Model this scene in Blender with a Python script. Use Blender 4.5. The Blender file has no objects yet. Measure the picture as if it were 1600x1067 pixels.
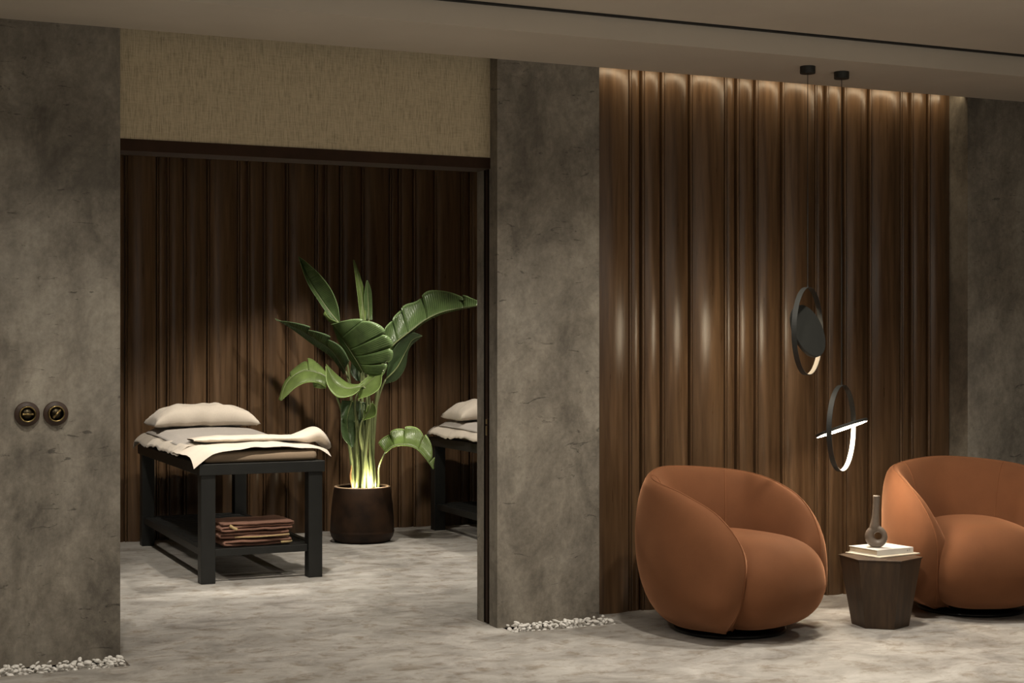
import bpy, bmesh, math, random
from mathutils import Vector, Matrix, noise

C = bpy.context.scene.collection
SC = bpy.context.scene
PI = math.pi
rnd = random.Random(7)

# ------------------------------------------------------------------ camera, world, lights, exposure
YAW = math.radians(24.0)
EYE = 1.35
FOC = 2400.0                                   # focal length in pixels of the 1600 px wide frame
cam_d = bpy.data.cameras.new('camera')
cam_d.sensor_width = 36.0
cam_d.lens = 36.0 * FOC / 1600.0
cam_d.clip_start = 0.05
cam = bpy.data.objects.new('camera', cam_d)
cam.location = (0, 0, EYE)
cam.rotation_euler = (PI / 2, 0, -YAW)
C.objects.link(cam)
SC.camera = cam

SC.view_settings.view_transform = 'Standard'
SC.view_settings.look = 'None'
SC.view_settings.gamma = 1.0
SC.view_settings.use_curve_mapping = False
SC.view_settings.exposure = 0.0
SC.cycles.max_bounces = 8
SC.cycles.diffuse_bounces = 5
SC.cycles.sample_clamp_indirect = 6.0
SC.cycles.use_denoising = True
SC.cycles.caustics_reflective = False
SC.cycles.caustics_refractive = False

w = bpy.data.worlds.new('world')
SC.world = w
w.use_nodes = True
w.node_tree.nodes['Background'].inputs[0].default_value = (1.0, 0.85, 0.68, 1)
w.node_tree.nodes['Background'].inputs[1].default_value = 0.015

WARM = (1.0, 0.915, 0.79)


def spot(name, loc, target, power, size_deg, blend=0.5, radius=0.05, col=WARM):
    d = bpy.data.lights.new(name, 'SPOT')
    d.energy = power
    d.spot_size = math.radians(size_deg)
    d.spot_blend = blend
    d.shadow_soft_size = radius
    d.color = col
    o = bpy.data.objects.new(name, d)
    o.location = loc
    o.rotation_euler = (Vector(target) - Vector(loc)).to_track_quat('-Z', 'Y').to_euler()
    C.objects.link(o)
    return o


def area(name, loc, target, power, sx, sy, col=WARM, spread=180):
    d = bpy.data.lights.new(name, 'AREA')
    d.shape = 'RECTANGLE'
    d.size, d.size_y = sx, sy
    d.energy = power
    d.color = col
    d.spread = math.radians(spread)
    o = bpy.data.objects.new(name, d)
    o.location = loc
    o.rotation_euler = (Vector(target) - Vector(loc)).to_track_quat('-Z', 'Y').to_euler()
    C.objects.link(o)
    return o


# downlights of the front room, in a row just in front of the dropped soffit
for x, y, p, cone in [(-0.9, 4.7, 95, 145), (0.75, 4.9, 115, 145), (1.95, 4.6, 40, 140), (3.15, 5.05, 150, 132), (4.25, 5.6, 140, 88), (5.7, 5.3, 85, 100),
                      (1.2, 2.4, 30, 140), (3.6, 2.4, 40, 110)]:
    spot('downlight', (x, y, 2.77), (x, y + 0.1, 0), p, cone, 0.7, 0.06)
# unseen upward fill, added to brighten the soffit, ceiling and header
area('ceiling_fill', (2.9, 2.9, 1.75), (2.9, 4.9, 2.75), 20, 6.0, 0.3)
# treatment room downlights; narrowest one, at the table foot, added to brighten the blanket
for (x, y), (tx, ty, tz), p, cone in [((1.22, 8.8), (1.75, 9.1, 0.2), 120, 84), ((2.05, 7.45), (2.22, 8.42, 0.65), 150, 33), ((2.7, 7.5), (2.8, 7.8, 0), 75, 84),
                                      ((3.9, 8.1), (3.25, 9.9, 1.12), 130, 36), ((2.75, 9.0), (2.8, 9.4, 0), 125, 94), ((4.6, 8.9), (4.4, 9.3, 0), 95, 84)]:
    spot('downlight', (x, y, 2.64), (tx, ty, tz), p, cone, 0.45, 0.04)
# cove strip hidden above the edge of the soffit, washing the panelled wall
area('cove_strip', (4.545, 6.665, 2.705), (4.545, 6.75, 2.66), 2.6, 2.22, 0.02, (1.0, 0.80, 0.52))


# ------------------------------------------------------------------ helpers
def ray_d(px, py, d):
    """world point that the photograph shows at (px, py), d metres in front of the camera plane"""
    u = (px - 800.0) / FOC
    v = -(py - 533.5) / FOC
    s, c = math.sin(YAW), math.cos(YAW)
    return Vector(((s + u * c) * d, (c - u * s) * d, EYE + v * d))


def link(o, parent=None):
    C.objects.link(o)
    if parent is not None:
        o.parent = parent
    return o


def mesh_obj(name, bm, mat, parent=None, smooth=False):
    me = bpy.data.meshes.new(name)
    bmesh.ops.recalc_face_normals(bm, faces=bm.faces)
    bm.to_mesh(me)
    bm.free()
    if mat:
        me.materials.append(mat)
    if smooth:
        for p in me.polygons:
            p.use_smooth = True
    o = bpy.data.objects.new(name, me)
    return link(o, parent)


def structure(o):
    o['kind'] = 'structure'
    return o


def tag(o, label, cat, group=None, kind=None):
    o['label'] = label
    o['category'] = cat
    if group:
        o['group'] = group
    if kind:
        o['kind'] = kind
    return o


def thing(name, label, cat, loc=(0, 0, 0), rz=0.0, group=None):
    o = bpy.data.objects.new(name, None)
    o.empty_display_size = 0.1
    o.location = loc
    o.rotation_euler = (0, 0, rz)
    C.objects.link(o)
    return tag(o, label, cat, group)


def copy_tree(o, parent=None):
    c = o.copy()
    C.objects.link(c)
    c.parent = parent
    for ch in list(o.children):
        copy_tree(ch, c)
    return c


def add_box(bm, x0, x1, y0, y1, z0, z1, bevel=0.0, seg=2):
    vs = [bm.verts.new(p) for p in ((x0, y0, z0), (x1, y0, z0), (x1, y1, z0), (x0, y1, z0),
                                    (x0, y0, z1), (x1, y0, z1), (x1, y1, z1), (x0, y1, z1))]
    fs = [(0, 3, 2, 1), (4, 5, 6, 7), (0, 1, 5, 4), (1, 2, 6, 5), (2, 3, 7, 6), (3, 0, 4, 7)]
    faces = [bm.faces.new([vs[i] for i in f]) for f in fs]
    if bevel > 0:
        ed = set()
        for f in faces:
            ed.update(f.edges)
        bmesh.ops.bevel(bm, geom=list(ed), offset=bevel, segments=seg, profile=0.5, affect='EDGES')


def box(name, x0, x1, y0, y1, z0, z1, mat, parent=None, bevel=0.0):
    bm = bmesh.new()
    add_box(bm, x0, x1, y0, y1, z0, z1, bevel)
    return mesh_obj(name, bm, mat, parent)


def add_lathe(bm, prof, n=48, closed=False, cx=0, cy=0):
    """prof: list of (r, z); closed profiles form a ring of revolution"""
    rings = []
    for r, z in prof:
        if r < 1e-6:
            rings.append([bm.verts.new((cx, cy, z))])
        else:
            rings.append([bm.verts.new((cx + r * math.cos(2 * PI * k / n), cy + r * math.sin(2 * PI * k / n), z)) for k in range(n)])
    m = len(rings)
    for i in range(m if closed else m - 1):
        a, b = rings[i], rings[(i + 1) % m]
        for k in range(n):
            k2 = (k + 1) % n
            if len(a) == 1 and len(b) == 1:
                continue
            if len(a) == 1:
                bm.faces.new((a[0], b[k2], b[k]))
            elif len(b) == 1:
                bm.faces.new((a[k], a[k2], b[0]))
            else:
                bm.faces.new((a[k], a[k2], b[k2], b[k]))


def add_tube(bm, pts, rad, n=8, cap=True, flat=1.0):
    """round tube along pts; rad a number or list"""
    pts = [Vector(p) for p in pts]
    if not isinstance(rad, (list, tuple)):
        rad = [rad] * len(pts)
    rings = []
    up = Vector((0.31, 0.87, 0.11)).normalized()
    for i, p in enumerate(pts):
        t = (pts[min(i + 1, len(pts) - 1)] - pts[max(i - 1, 0)]).normalized()
        a = up - t * up.dot(t)
        if a.length < 1e-3:
            a = Vector((1, 0, 0)) - t * t.x
        a.normalize()
        b = t.cross(a)
        rings.append([bm.verts.new(p + (a * math.cos(2 * PI * k / n) * flat + b * math.sin(2 * PI * k / n)) * rad[i]) for k in range(n)])
    for a, b in zip(rings, rings[1:]):
        for k in range(n):
            bm.faces.new((a[k], a[(k + 1) % n], b[(k + 1) % n], b[k]))
    if cap:
        bm.faces.new(list(reversed(rings[0])))
        bm.faces.new(rings[-1])


def add_grid(bm, nu, nv, fn):
    g = [[bm.verts.new(fn(i / nu, j / nv)) for j in range(nv + 1)] for i in range(nu + 1)]
    for i in range(nu):
        for j in range(nv):
            bm.faces.new((g[i][j], g[i + 1][j], g[i + 1][j + 1], g[i][j + 1]))
    return g


def spline(pts, n):
    """n+1 points along a Catmull-Rom curve through pts, evenly in length"""
    P = [Vector(p) for p in pts]
    if len(P) == 2:
        return [P[0].lerp(P[1], i / n) for i in range(n + 1)]
    E = [2 * P[0] - P[1]] + P + [2 * P[-1] - P[-2]]
    dense = []
    for i in range(1, len(E) - 2):
        a, b, c, d = E[i - 1:i + 3]
        for k in range(16):
            t = k / 16
            dense.append(0.5 * ((2 * b) + (c - a) * t + (2 * a - 5 * b + 4 * c - d) * t * t + (3 * b - a - 3 * c + d) * t ** 3))
    dense.append(P[-1])
    L = [0.0]
    for a, b in zip(dense, dense[1:]):
        L.append(L[-1] + (b - a).length)
    out, j = [], 0
    for i in range(n + 1):
        s = L[-1] * i / n
        while j < len(L) - 2 and L[j + 1] < s:
            j += 1
        q = (s - L[j]) / max(1e-9, L[j + 1] - L[j])
        out.append(dense[j].lerp(dense[j + 1], min(1, max(0, q))))
    return out


# ------------------------------------------------------------------ materials
class NT:
    def __init__(self, name):
        self.m = bpy.data.materials.new(name)
        self.m.use_nodes = True
        self.t = self.m.node_tree
        self.b = self.t.nodes['Principled BSDF']

    def n(self, typ, **kw):
        x = self.t.nodes.new(typ)
        for k, v in kw.items():
            if k in x.inputs.keys():
                x.inputs[k].default_value = v
            else:
                setattr(x, k, v)
        return x

    def l(self, a, b):
        self.t.links.new(a, b)

    def coords(self, scale=(1, 1, 1), offset_attr=None):
        tc = self.n('ShaderNodeTexCoord')
        mp = self.n('ShaderNodeMapping')
        mp.inputs['Scale'].default_value = scale
        src = tc.outputs['Object']
        if offset_attr:
            at = self.n('ShaderNodeAttribute', attribute_name=offset_attr)
            ad = self.n('ShaderNodeVectorMath', operation='ADD')
            self.l(src, ad.inputs[0])
            self.l(at.outputs['Vector'], ad.inputs[1])
            src = ad.outputs[0]
        self.l(src, mp.inputs['Vector'])
        return mp.outputs[0]

    def noise(self, vec, scale, detail=4, rough=0.55, dist=0.0):
        x = self.n('ShaderNodeTexNoise')
        x.inputs['Scale'].default_value = scale
        x.inputs['Detail'].default_value = detail
        x.inputs['Roughness'].default_value = rough
        x.inputs['Distortion'].default_value = dist
        self.l(vec, x.inputs['Vector'])
        return x.outputs['Fac']

    def ramp(self, fac, stops):
        x = self.n('ShaderNodeValToRGB')
        el = x.color_ramp.elements
        while len(el) < len(stops):
            el.new(0.5)
        for e, (p, c) in zip(el, stops):
            e.position = p
            e.color = (c[0], c[1], c[2], 1) if not isinstance(c, (int, float)) else (c, c, c, 1)
        self.l(fac, x.inputs[0])
        return x.outputs[0]

    def mix(self, a, b, fac, mode='MIX'):
        x = self.n('ShaderNodeMix', data_type='RGBA', blend_type=mode)
        for s, v in ((6, a), (7, b)):
            if isinstance(v, (tuple, list)):
                x.inputs[s].default_value = (v[0], v[1], v[2], 1)
            else:
                self.l(v, x.inputs[s])
        if isinstance(fac, (int, float)):
            x.inputs[0].default_value = fac
        else:
            self.l(fac, x.inputs[0])
        return x.outputs[2]

    def math(self, op, a, b=None):
        x = self.n('ShaderNodeMath', operation=op)
        for i, v in enumerate((a, b)):
            if v is None:
                continue
            if isinstance(v, (int, float)):
                x.inputs[i].default_value = v
            else:
                self.l(v, x.inputs[i])
        return x.outputs[0]

    def bump(self, height, strength, dist=0.01):
        x = self.n('ShaderNodeBump')
        x.inputs['Strength'].default_value = strength
        x.inputs['Distance'].default_value = dist
        self.l(height, x.inputs['Height'])
        self.l(x.outputs[0], self.b.inputs['Normal'])

    def color(self, c):
        if isinstance(c, (tuple, list)):
            self.b.inputs['Base Color'].default_value = (c[0], c[1], c[2], 1)
        else:
            self.l(c, self.b.inputs['Base Color'])

    def set(self, **kw):
        for k, v in kw.items():
            k = k.replace('_', ' ')
            if isinstance(v, (int, float, tuple)):
                self.b.inputs[k].default_value = v
            else:
                self.l(v, self.b.inputs[k])
        return self.m


def plain(name, col, rough=0.5, var=0.12, scale=18.0, bump=0.0, metal=0.0, **kw):
    m = NT(name)
    v = m.coords()
    f = m.noise(v, scale, 4)
    lo = tuple(c * (1 - var) for c in col)
    hi = tuple(min(1, c * (1 + var)) for c in col)
    m.color(m.ramp(f, [(0.3, lo), (0.7, hi)]))
    if bump:
        m.bump(m.noise(v, scale * 6, 3), bump, 0.004)
    return m.set(Roughness=rough, Metallic=metal, **kw)


def make_concrete():
    m = NT('plaster_concrete')
    v = m.coords()
    vs = m.coords((1.0, 1.0, 0.55))
    big = m.noise(vs, 1.5, 8, 0.66, 0.25)
    mid = m.noise(vs, 4.6, 10, 0.72, 0.35)
    fine = m.noise(v, 38, 6, 0.7)
    c1 = m.ramp(big, [(0.36, (0.105, 0.091, 0.073)), (0.50, (0.222, 0.198, 0.163)), (0.64, (0.335, 0.305, 0.257))])
    c2 = m.ramp(mid, [(0.38, (0.090, 0.078, 0.063)), (0.50, (0.222, 0.198, 0.163)), (0.64, (0.36, 0.33, 0.278))])
    c = m.mix(c1, c2, 0.55)
    # strokes of the trowel, slanting
    tc = m.n('ShaderNodeTexCoord')
    mp0 = m.n('ShaderNodeMapping')
    mp0.inputs['Rotation'].default_value = (0, math.radians(42), 0)
    m.l(tc.outputs['Object'], mp0.inputs['Vector'])
    mp = m.n('ShaderNodeMapping')
    mp.inputs['Scale'].default_value = (0.75, 1.0, 2.0)
    m.l(mp0.outputs[0], mp.inputs['Vector'])
    st = m.noise(mp.outputs[0], 2.6, 9, 0.70, 0.4)
    c = m.mix(c, m.ramp(st, [(0.35, (0.72, 0.72, 0.72)), (0.65, (1.22, 1.22, 1.20))]), 0.8, 'MULTIPLY')
    c = m.mix(c, m.ramp(fine, [(0.3, (0.80, 0.80, 0.80)), (0.7, (1.12, 1.12, 1.12))]), 1.0, 'MULTIPLY')
    # trowel scratches and pits
    vd = m.coords((1.0, 1.0, 3.6))
    scr = m.ramp(m.noise(vd, 6.5, 9, 0.72, 1.8), [(0.35, 0.0), (0.385, 1.0)])
    c = m.mix(m.mix(c, (0.48, 0.48, 0.48), 1.0, 'MULTIPLY'), c, scr)
    m.color(c)
    h = m.math('ADD', m.math('MULTIPLY', mid, 0.6), m.math('MULTIPLY', scr, 0.35))
    h = m.math('ADD', h, m.math('MULTIPLY', fine, 0.25))
    m.bump(h, 0.45, 0.012)
    return m.set(Roughness=0.72)


def make_floor():
    m = NT('microcement_floor')
    v = m.coords()
    big = m.noise(m.coords((1.0, 1.5, 1)), 1.7, 8, 0.68, 0.5)
    mid = m.noise(m.coords((1.0, 1.25, 1)), 3.6, 9, 0.70, 0.9)
    c1 = m.ramp(big, [(0.36, (0.200, 0.186, 0.168)), (0.50, (0.36, 0.342, 0.315)), (0.64, (0.50, 0.482, 0.450))])
    c2 = m.ramp(mid, [(0.36, (0.180, 0.168, 0.152)), (0.52, (0.37, 0.352, 0.325)), (0.66, (0.52, 0.502, 0.470))])
    c = m.mix(c1, c2, 0.5)
    stain = m.noise(m.coords((1.0, 1.2, 1)), 8.0, 10, 0.74, 0.5)
    c = m.mix(m.mix(c, (0.66, 0.60, 0.53), 1.0, 'MULTIPLY'), c, m.ramp(stain, [(0.36, 0.0), (0.50, 1.0)]))
    m.color(m.mix(c, (1.08, 1.08, 1.08), 1.0, 'MULTIPLY'))
    m.bump(mid, 0.12, 0.008)
    return m.set(Roughness=m.ramp(mid, [(0.3, 0.5), (0.7, 0.7)]))


def make_wood(name='walnut_panelling', attr='panel_shift', k=1.0, rough=0.27, axis='z'):
    m = NT(name)
    sc = {'z': (1, 1, 0.06), 'x': (0.06, 1, 1)}[axis]
    v = m.coords(sc, attr)
    streak = m.noise(v, 55, 5, 0.6, 0.25)
    broad = m.noise(v, 13, 4, 0.55, 0.6)
    vr = m.coords({'z': (1, 1, 0.13), 'x': (0.13, 1, 1)}[axis], attr)
    wv = m.n('ShaderNodeTexWave', wave_type='RINGS', rings_direction='Y')
    wv.inputs['Scale'].default_value = 7.0
    wv.inputs['Distortion'].default_value = 6.0
    wv.inputs['Detail'].default_value = 3.0
    wv.inputs['Detail Scale'].default_value = 1.4
    m.l(vr, wv.inputs['Vector'])
    c = m.ramp(broad, [(0.28, (0.066 * k, 0.037 * k, 0.018 * k)), (0.5, (0.098 * k, 0.056 * k, 0.0285 * k)), (0.75, (0.140 * k, 0.083 * k, 0.044 * k))])
    c = m.mix(c, m.ramp(streak, [(0.3, (0.76, 0.75, 0.74)), (0.65, (1.14, 1.14, 1.13))]), 1.0, 'MULTIPLY')
    c = m.mix(c, m.ramp(wv.outputs['Fac'], [(0.0, (0.78, 0.76, 0.74)), (0.55, (1.05, 1.05, 1.05))]), 0.6, 'MULTIPLY')
    m.color(c)
    m.b.inputs['Specular IOR Level'].default_value = 0.4
    m.bump(streak, 0.10, 0.002)
    return m.set(Roughness=m.ramp(streak, [(0.3, rough), (0.7, rough + 0.08)]))


def make_header():
    m = NT('woven_wallcovering')
    a = m.noise(m.coords((1, 1, 0.06)), 260, 3, 0.6)
    b = m.noise(m.coords((0.12, 1, 1)), 230, 3, 0.6)
    s = m.math('ADD', m.math('MULTIPLY', a, 0.72), m.math('MULTIPLY', b, 0.28))
    m.color(m.ramp(s, [(0.33, (0.33, 0.27, 0.175)), (0.5, (0.53, 0.445, 0.30)), (0.67, (0.64, 0.545, 0.38))]))
    m.bump(s, 0.4, 0.003)
    return m.set(Roughness=0.85)


def make_fabric(name, col, fuzz=0.35, weave=500.0, var=0.12, bump=0.15, nap=0.0):
    m = NT(name)
    v = m.coords()
    f = m.noise(v, weave, 2)
    g = m.noise(v, 5.0, 3)
    lo = tuple(c * (1 - var) for c in col)
    hi = tuple(min(1, c * (1 + var)) for c in col)
    c = m.ramp(g, [(0.3, lo), (0.7, hi)])
    c = m.mix(c, m.ramp(f, [(0.3, (0.85, 0.85, 0.85)), (0.7, (1.1, 1.1, 1.1))]), 1.0, 'MULTIPLY')
    m.color(c)
    m.bump(f, bump, 0.0015)
    m.set(Roughness=0.85)
    m.b.inputs['Sheen Weight'].default_value = fuzz
    m.b.inputs['Sheen Roughness'].default_value = 0.40
    m.b.inputs['Sheen Tint'].default_value = (min(1, col[0] * 3 + 0.1), min(1, col[1] * 3 + 0.1), min(1, col[2] * 3 + 0.08), 1)
    m.b.inputs['Specular IOR Level'].default_value = 0.2
    return m.m


def make_leaf(name, col, k=1.0):
    m = NT(name)
    uv = m.n('ShaderNodeUVMap')
    mp = m.n('ShaderNodeMapping')
    mp.inputs['Scale'].default_value = (26.0, 1.6, 1)
    m.l(uv.outputs[0], mp.inputs[0])
    wv = m.n('ShaderNodeTexWave', wave_type='BANDS', bands_direction='X')
    wv.inputs['Scale'].default_value = 0.6
    wv.inputs['Distortion'].default_value = 0.6
    m.l(mp.outputs[0], wv.inputs[0])
    v = m.coords()
    g = m.noise(v, 9, 4)
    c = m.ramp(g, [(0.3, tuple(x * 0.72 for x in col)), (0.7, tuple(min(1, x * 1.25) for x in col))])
    vein = m.ramp(wv.outputs['Fac'], [(0.0, (1.7, 1.6, 1.5)), (0.14, (0.92, 0.94, 0.92)), (0.6, (1.0, 1.0, 1.0)), (1.0, (0.82, 0.84, 0.82))])
    c = m.mix(c, vein, 0.8, 'MULTIPLY')
    sx = m.n('ShaderNodeSeparateXYZ')
    m.l(uv.outputs[0], sx.inputs[0])
    edge = m.ramp(sx.outputs['Y'], [(0.93, 0.0), (0.985, 1.0)])
    c = m.mix(c, tuple(min(1, x * 2.2 + 0.05) for x in col), edge)
    m.color(c)
    m.bump(wv.outputs['Fac'], 0.30, 0.005)
    m.set(Roughness=0.27)
    # leaf blades let light through
    tr = m.n('ShaderNodeBsdfTranslucent')
    m.l(m.mix(c, (1.3, 1.45, 0.7), 1.0, 'MULTIPLY'), tr.inputs[0])
    ms = m.n('ShaderNodeMixShader')
    ms.inputs[0].default_value = 0.32
    m.l(m.b.outputs[0], ms.inputs[1])
    m.l(tr.outputs[0], ms.inputs[2])
    out = m.t.nodes['Material Output']
    m.l(ms.outputs[0], out.inputs['Surface'])
    return m.m


def make_emit(name, col, strength):
    m = NT(name)
    m.b.inputs['Base Color'].default_value = (0.8, 0.78, 0.72, 1)
    m.b.inputs['Emission Color'].default_value = (col[0], col[1], col[2], 1)
    m.b.inputs['Emission Strength'].default_value = strength
    return m.m


M = dict(
    concrete=make_concrete(), floor=make_floor(), wood=make_wood(), header=make_header(),
    ceiling=plain('painted_ceiling', (0.56, 0.50, 0.42), 0.8, 0.03, 3.0),
    black=plain('shadow_gap_black', (0.012, 0.011, 0.010), 0.8),
    trim=plain('dark_brown_trim', (0.034, 0.017, 0.009), 0.7, 0.2, 12, Specular_IOR_Level=0.15),
    door=plain('dark_wood_door', (0.030, 0.014, 0.008), 0.6, 0.2, 12, Specular_IOR_Level=0.15),
    slot=plain('dark_slot', (0.006, 0.0035, 0.002), 0.8, Specular_IOR_Level=0.05),
    velvet=make_fabric('rust_velvet', (0.160, 0.063, 0.0265), 0.95, 700, 0.10, 0.10),
    piping=make_fabric('rust_piping', (0.19, 0.075, 0.032), 0.5, 700, 0.08, 0.10),
    metal_black=plain('black_metal', (0.014, 0.014, 0.014), 0.35, 0.1, 20, metal=0.6),
    lamp_black=plain('black_lamp_finish', (0.020, 0.021, 0.019), 0.5, 0.1, 20),
    led=make_emit('warm_led', (1.0, 0.83, 0.58), 14.0),
    led_bright=make_emit('warm_led_bright', (1.0, 0.83, 0.62), 46.0),
    lit_diffuser=make_emit('warm_lit_diffuser', (1.0, 0.83, 0.58), 2.0),  # emission adds the disc's light to the lower ring's diffuser
    diffuser=plain('white_diffuser', (0.30, 0.27, 0.24), 0.6, 0.03),
    bedwood=plain('black_stained_wood', (0.0090, 0.0096, 0.0086), 0.5, 0.25, 14),
    linen=make_fabric('cream_linen', (0.60, 0.535, 0.455), 0.2, 420, 0.06, 0.25),
    linen_grey=make_fabric('grey_linen', (0.44, 0.405, 0.37), 0.2, 420, 0.05, 0.2),
    pad=make_fabric('tan_mattress_cover', (0.36, 0.27, 0.19), 0.2, 420, 0.06, 0.2),
    towel=make_fabric('brown_towelling', (0.25, 0.135, 0.098), 0.6, 260, 0.14, 0.6),
    hem=make_fabric('beige_hem', (0.52, 0.39, 0.20), 0.3, 260, 0.08, 0.4),
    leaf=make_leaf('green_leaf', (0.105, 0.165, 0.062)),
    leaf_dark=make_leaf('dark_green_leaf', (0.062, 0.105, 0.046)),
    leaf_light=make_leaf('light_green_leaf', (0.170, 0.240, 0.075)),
    stem=plain('green_stem', (0.17, 0.20, 0.085), 0.4, 0.2, 10),
    stem_dry=plain('dry_stem', (0.32, 0.17, 0.06), 0.6, 0.2, 10),
    pot=plain('dark_brown_ceramic', (0.021, 0.0105, 0.0050), 0.55, 0.75, 6, 0.15, Specular_IOR_Level=0.2),
    rim=plain('light_toned_pot_rim', (0.42, 0.29, 0.19), 0.6, 0.1),  # pale tan puts the light on the pot's inner rim into its colour
    soil=plain('dark_soil', (0.035, 0.024, 0.016), 0.95, 0.4, 60, 0.8),
    pebble=plain('white_pebble', (0.80, 0.78, 0.74), 0.55, 0.10, 25, 0.1),
    table_wood=make_wood('smoked_oak', 'none', 0.62, 0.5, 'z'),
    vase=plain('brown_stoneware', (0.150, 0.118, 0.092), 0.45, 0.14, 30, 0.12),
    book=plain('off_white_cover', (0.66, 0.645, 0.61), 0.5, 0.03),
    pages=plain('cream_pages', (0.50, 0.43, 0.33), 0.8, 0.1, 200),
    tray=plain('cream_board', (0.56, 0.50, 0.40), 0.6, 0.05),
    ink=plain('grey_ink', (0.16, 0.15, 0.14), 0.6),
    switch_wood=plain('dark_wood_plate', (0.050, 0.027, 0.017), 0.5, 0.2, 20),
    brass=plain('aged_brass', (0.30, 0.225, 0.10), 0.28, 0.2, 30, metal=1.0),
    brass_dark=plain('dark_brass', (0.055, 0.045, 0.028), 0.35, 0.2, 30, metal=1.0),
)

# ------------------------------------------------------------------ the setting
YF = 6.634          # face of the plaster wall
YB = 6.88           # back of that wall
H = 2.68            # underside of the soffit
XO0, XO1 = 1.133, 2.878      # opening into the treatment room
XP = 3.417          # right end of the pillar
XA = 5.671          # right end of the panelled niche
BEDS = [(-0.6, 1.15, 6.49, YF), (2.905, 3.475, 6.505, YF)]   # two gravel beds let into the floor


def build_floor():
    bm = bmesh.new()
    xs = [-2.6, -0.6, 1.15, 2.905, 3.475, 9.0]
    ys = [-2.0, 6.49, 6.505, YF, 10.75]
    for i in range(len(xs) - 1):
        for j in range(len(ys) - 1):
            x0, x1, y0, y1 = xs[i], xs[i + 1], ys[j], ys[j + 1]
            inb = None
            for b in BEDS:
                if b[0] - 1e-6 <= x0 and x1 <= b[1] + 1e-6 and b[2] - 1e-6 <= y0 and y1 <= b[3] + 1e-6:
                    inb = b
            if inb:
                continue
            bm.faces.new([bm.verts.new(p) for p in ((x0, y0, 0), (x1, y0, 0), (x1, y1, 0), (x0, y1, 0))])
    for x0, x1, y0, y1 in BEDS:
        z = -0.012
        q = [(x0, y0), (x1, y0), (x1, y1), (x0, y1)]
        lo = [bm.verts.new((a, b, z)) for a, b in q]
        hi = [bm.verts.new((a, b, 0)) for a, b in q]
        bm.faces.new(lo)
        for k in range(4):
            bm.faces.new((lo[k], lo[(k + 1) % 4], hi[(k + 1) % 4], hi[k]))
    me = bpy.data.meshes.new('floor')
    bm.to_mesh(me)
    bm.free()
    me.materials.append(M['floor'])
    return structure(link(bpy.data.objects.new('floor', me)))


build_floor()
structure(box('wall_left', -2.6, XO0, YF, YB, -0.012, 2.84, M['concrete']))
bm = bmesh.new()
add_box(bm, XO1, XP, YF, 6.730, -0.012, 2.84)
add_box(bm, XO1, XP, 6.800, YB, 0, 2.84)
add_box(bm, XO1 + 0.11, XP, 6.72, 6.81, 0, 2.84)
structure(mesh_obj('wall_centre', bm, M['concrete']))
structure(box('wall_right', XA, 9.0, YF, YB + 0.03, 0, 2.84, M['concrete']))
structure(box('wall_header', XO0, XO1, 6.72, 6.87, 2.2235, 2.84, M['header']))
structure(box('trim_1', XO0, XO1 - 0.001, 6.715, 6.88, 2.172, 2.2235, M['trim']))
# ceiling: soffit at 2.68 that stops at the plaster wall, higher ceiling before it
structure(box('ceiling_soffit', -2.6, 9.0, 6.0, YF, H, 2.778, M['ceiling']))
bm = bmesh.new()
add_box(bm, -2.6, 9.0, -2.0, 5.985, 2.785, 2.85)
structure(mesh_obj('ceiling', bm, M['ceiling']))
structure(box('gap_shade_strip', -2.6, 9.0, 5.975, 6.05, 2.7775, 2.80, M['black']))  # black strip paints the shade of the gap between soffit and ceiling
structure(box('ceiling_cove', XP - 0.02, XA + 0.02, YF - 0.1, YB, 2.84, 2.87, M['ceiling']))
structure(box('ceiling_treatment_room', 0.6, 5.4, YB - 0.01, 10.75, 2.68, 2.72, M['ceiling']))
structure(box('wall_treatment_room_left', 0.5, 0.62, YB, 10.75, 0, 2.7, M['concrete']))
structure(box('wall_treatment_room_right', 5.3, 5.4, YB, 10.75, 0, 2.7, M['concrete']))
structure(box('wall_front_left', -2.7, -2.6, -2.0, YB, 0, 2.84, M['concrete']))
structure(box('wall_front_right', 9.0, 9.1, -2.0, YB, 0, 2.84, M['concrete']))
structure(box('wall_rear', -2.6, 9.0, -2.1, -2.0, 0, 2.84, M['concrete']))

PANELS = [0.213, 0.070, 0.113, 0.162]           # repeat of the panelling: wide, narrow, medium, broad board


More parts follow.
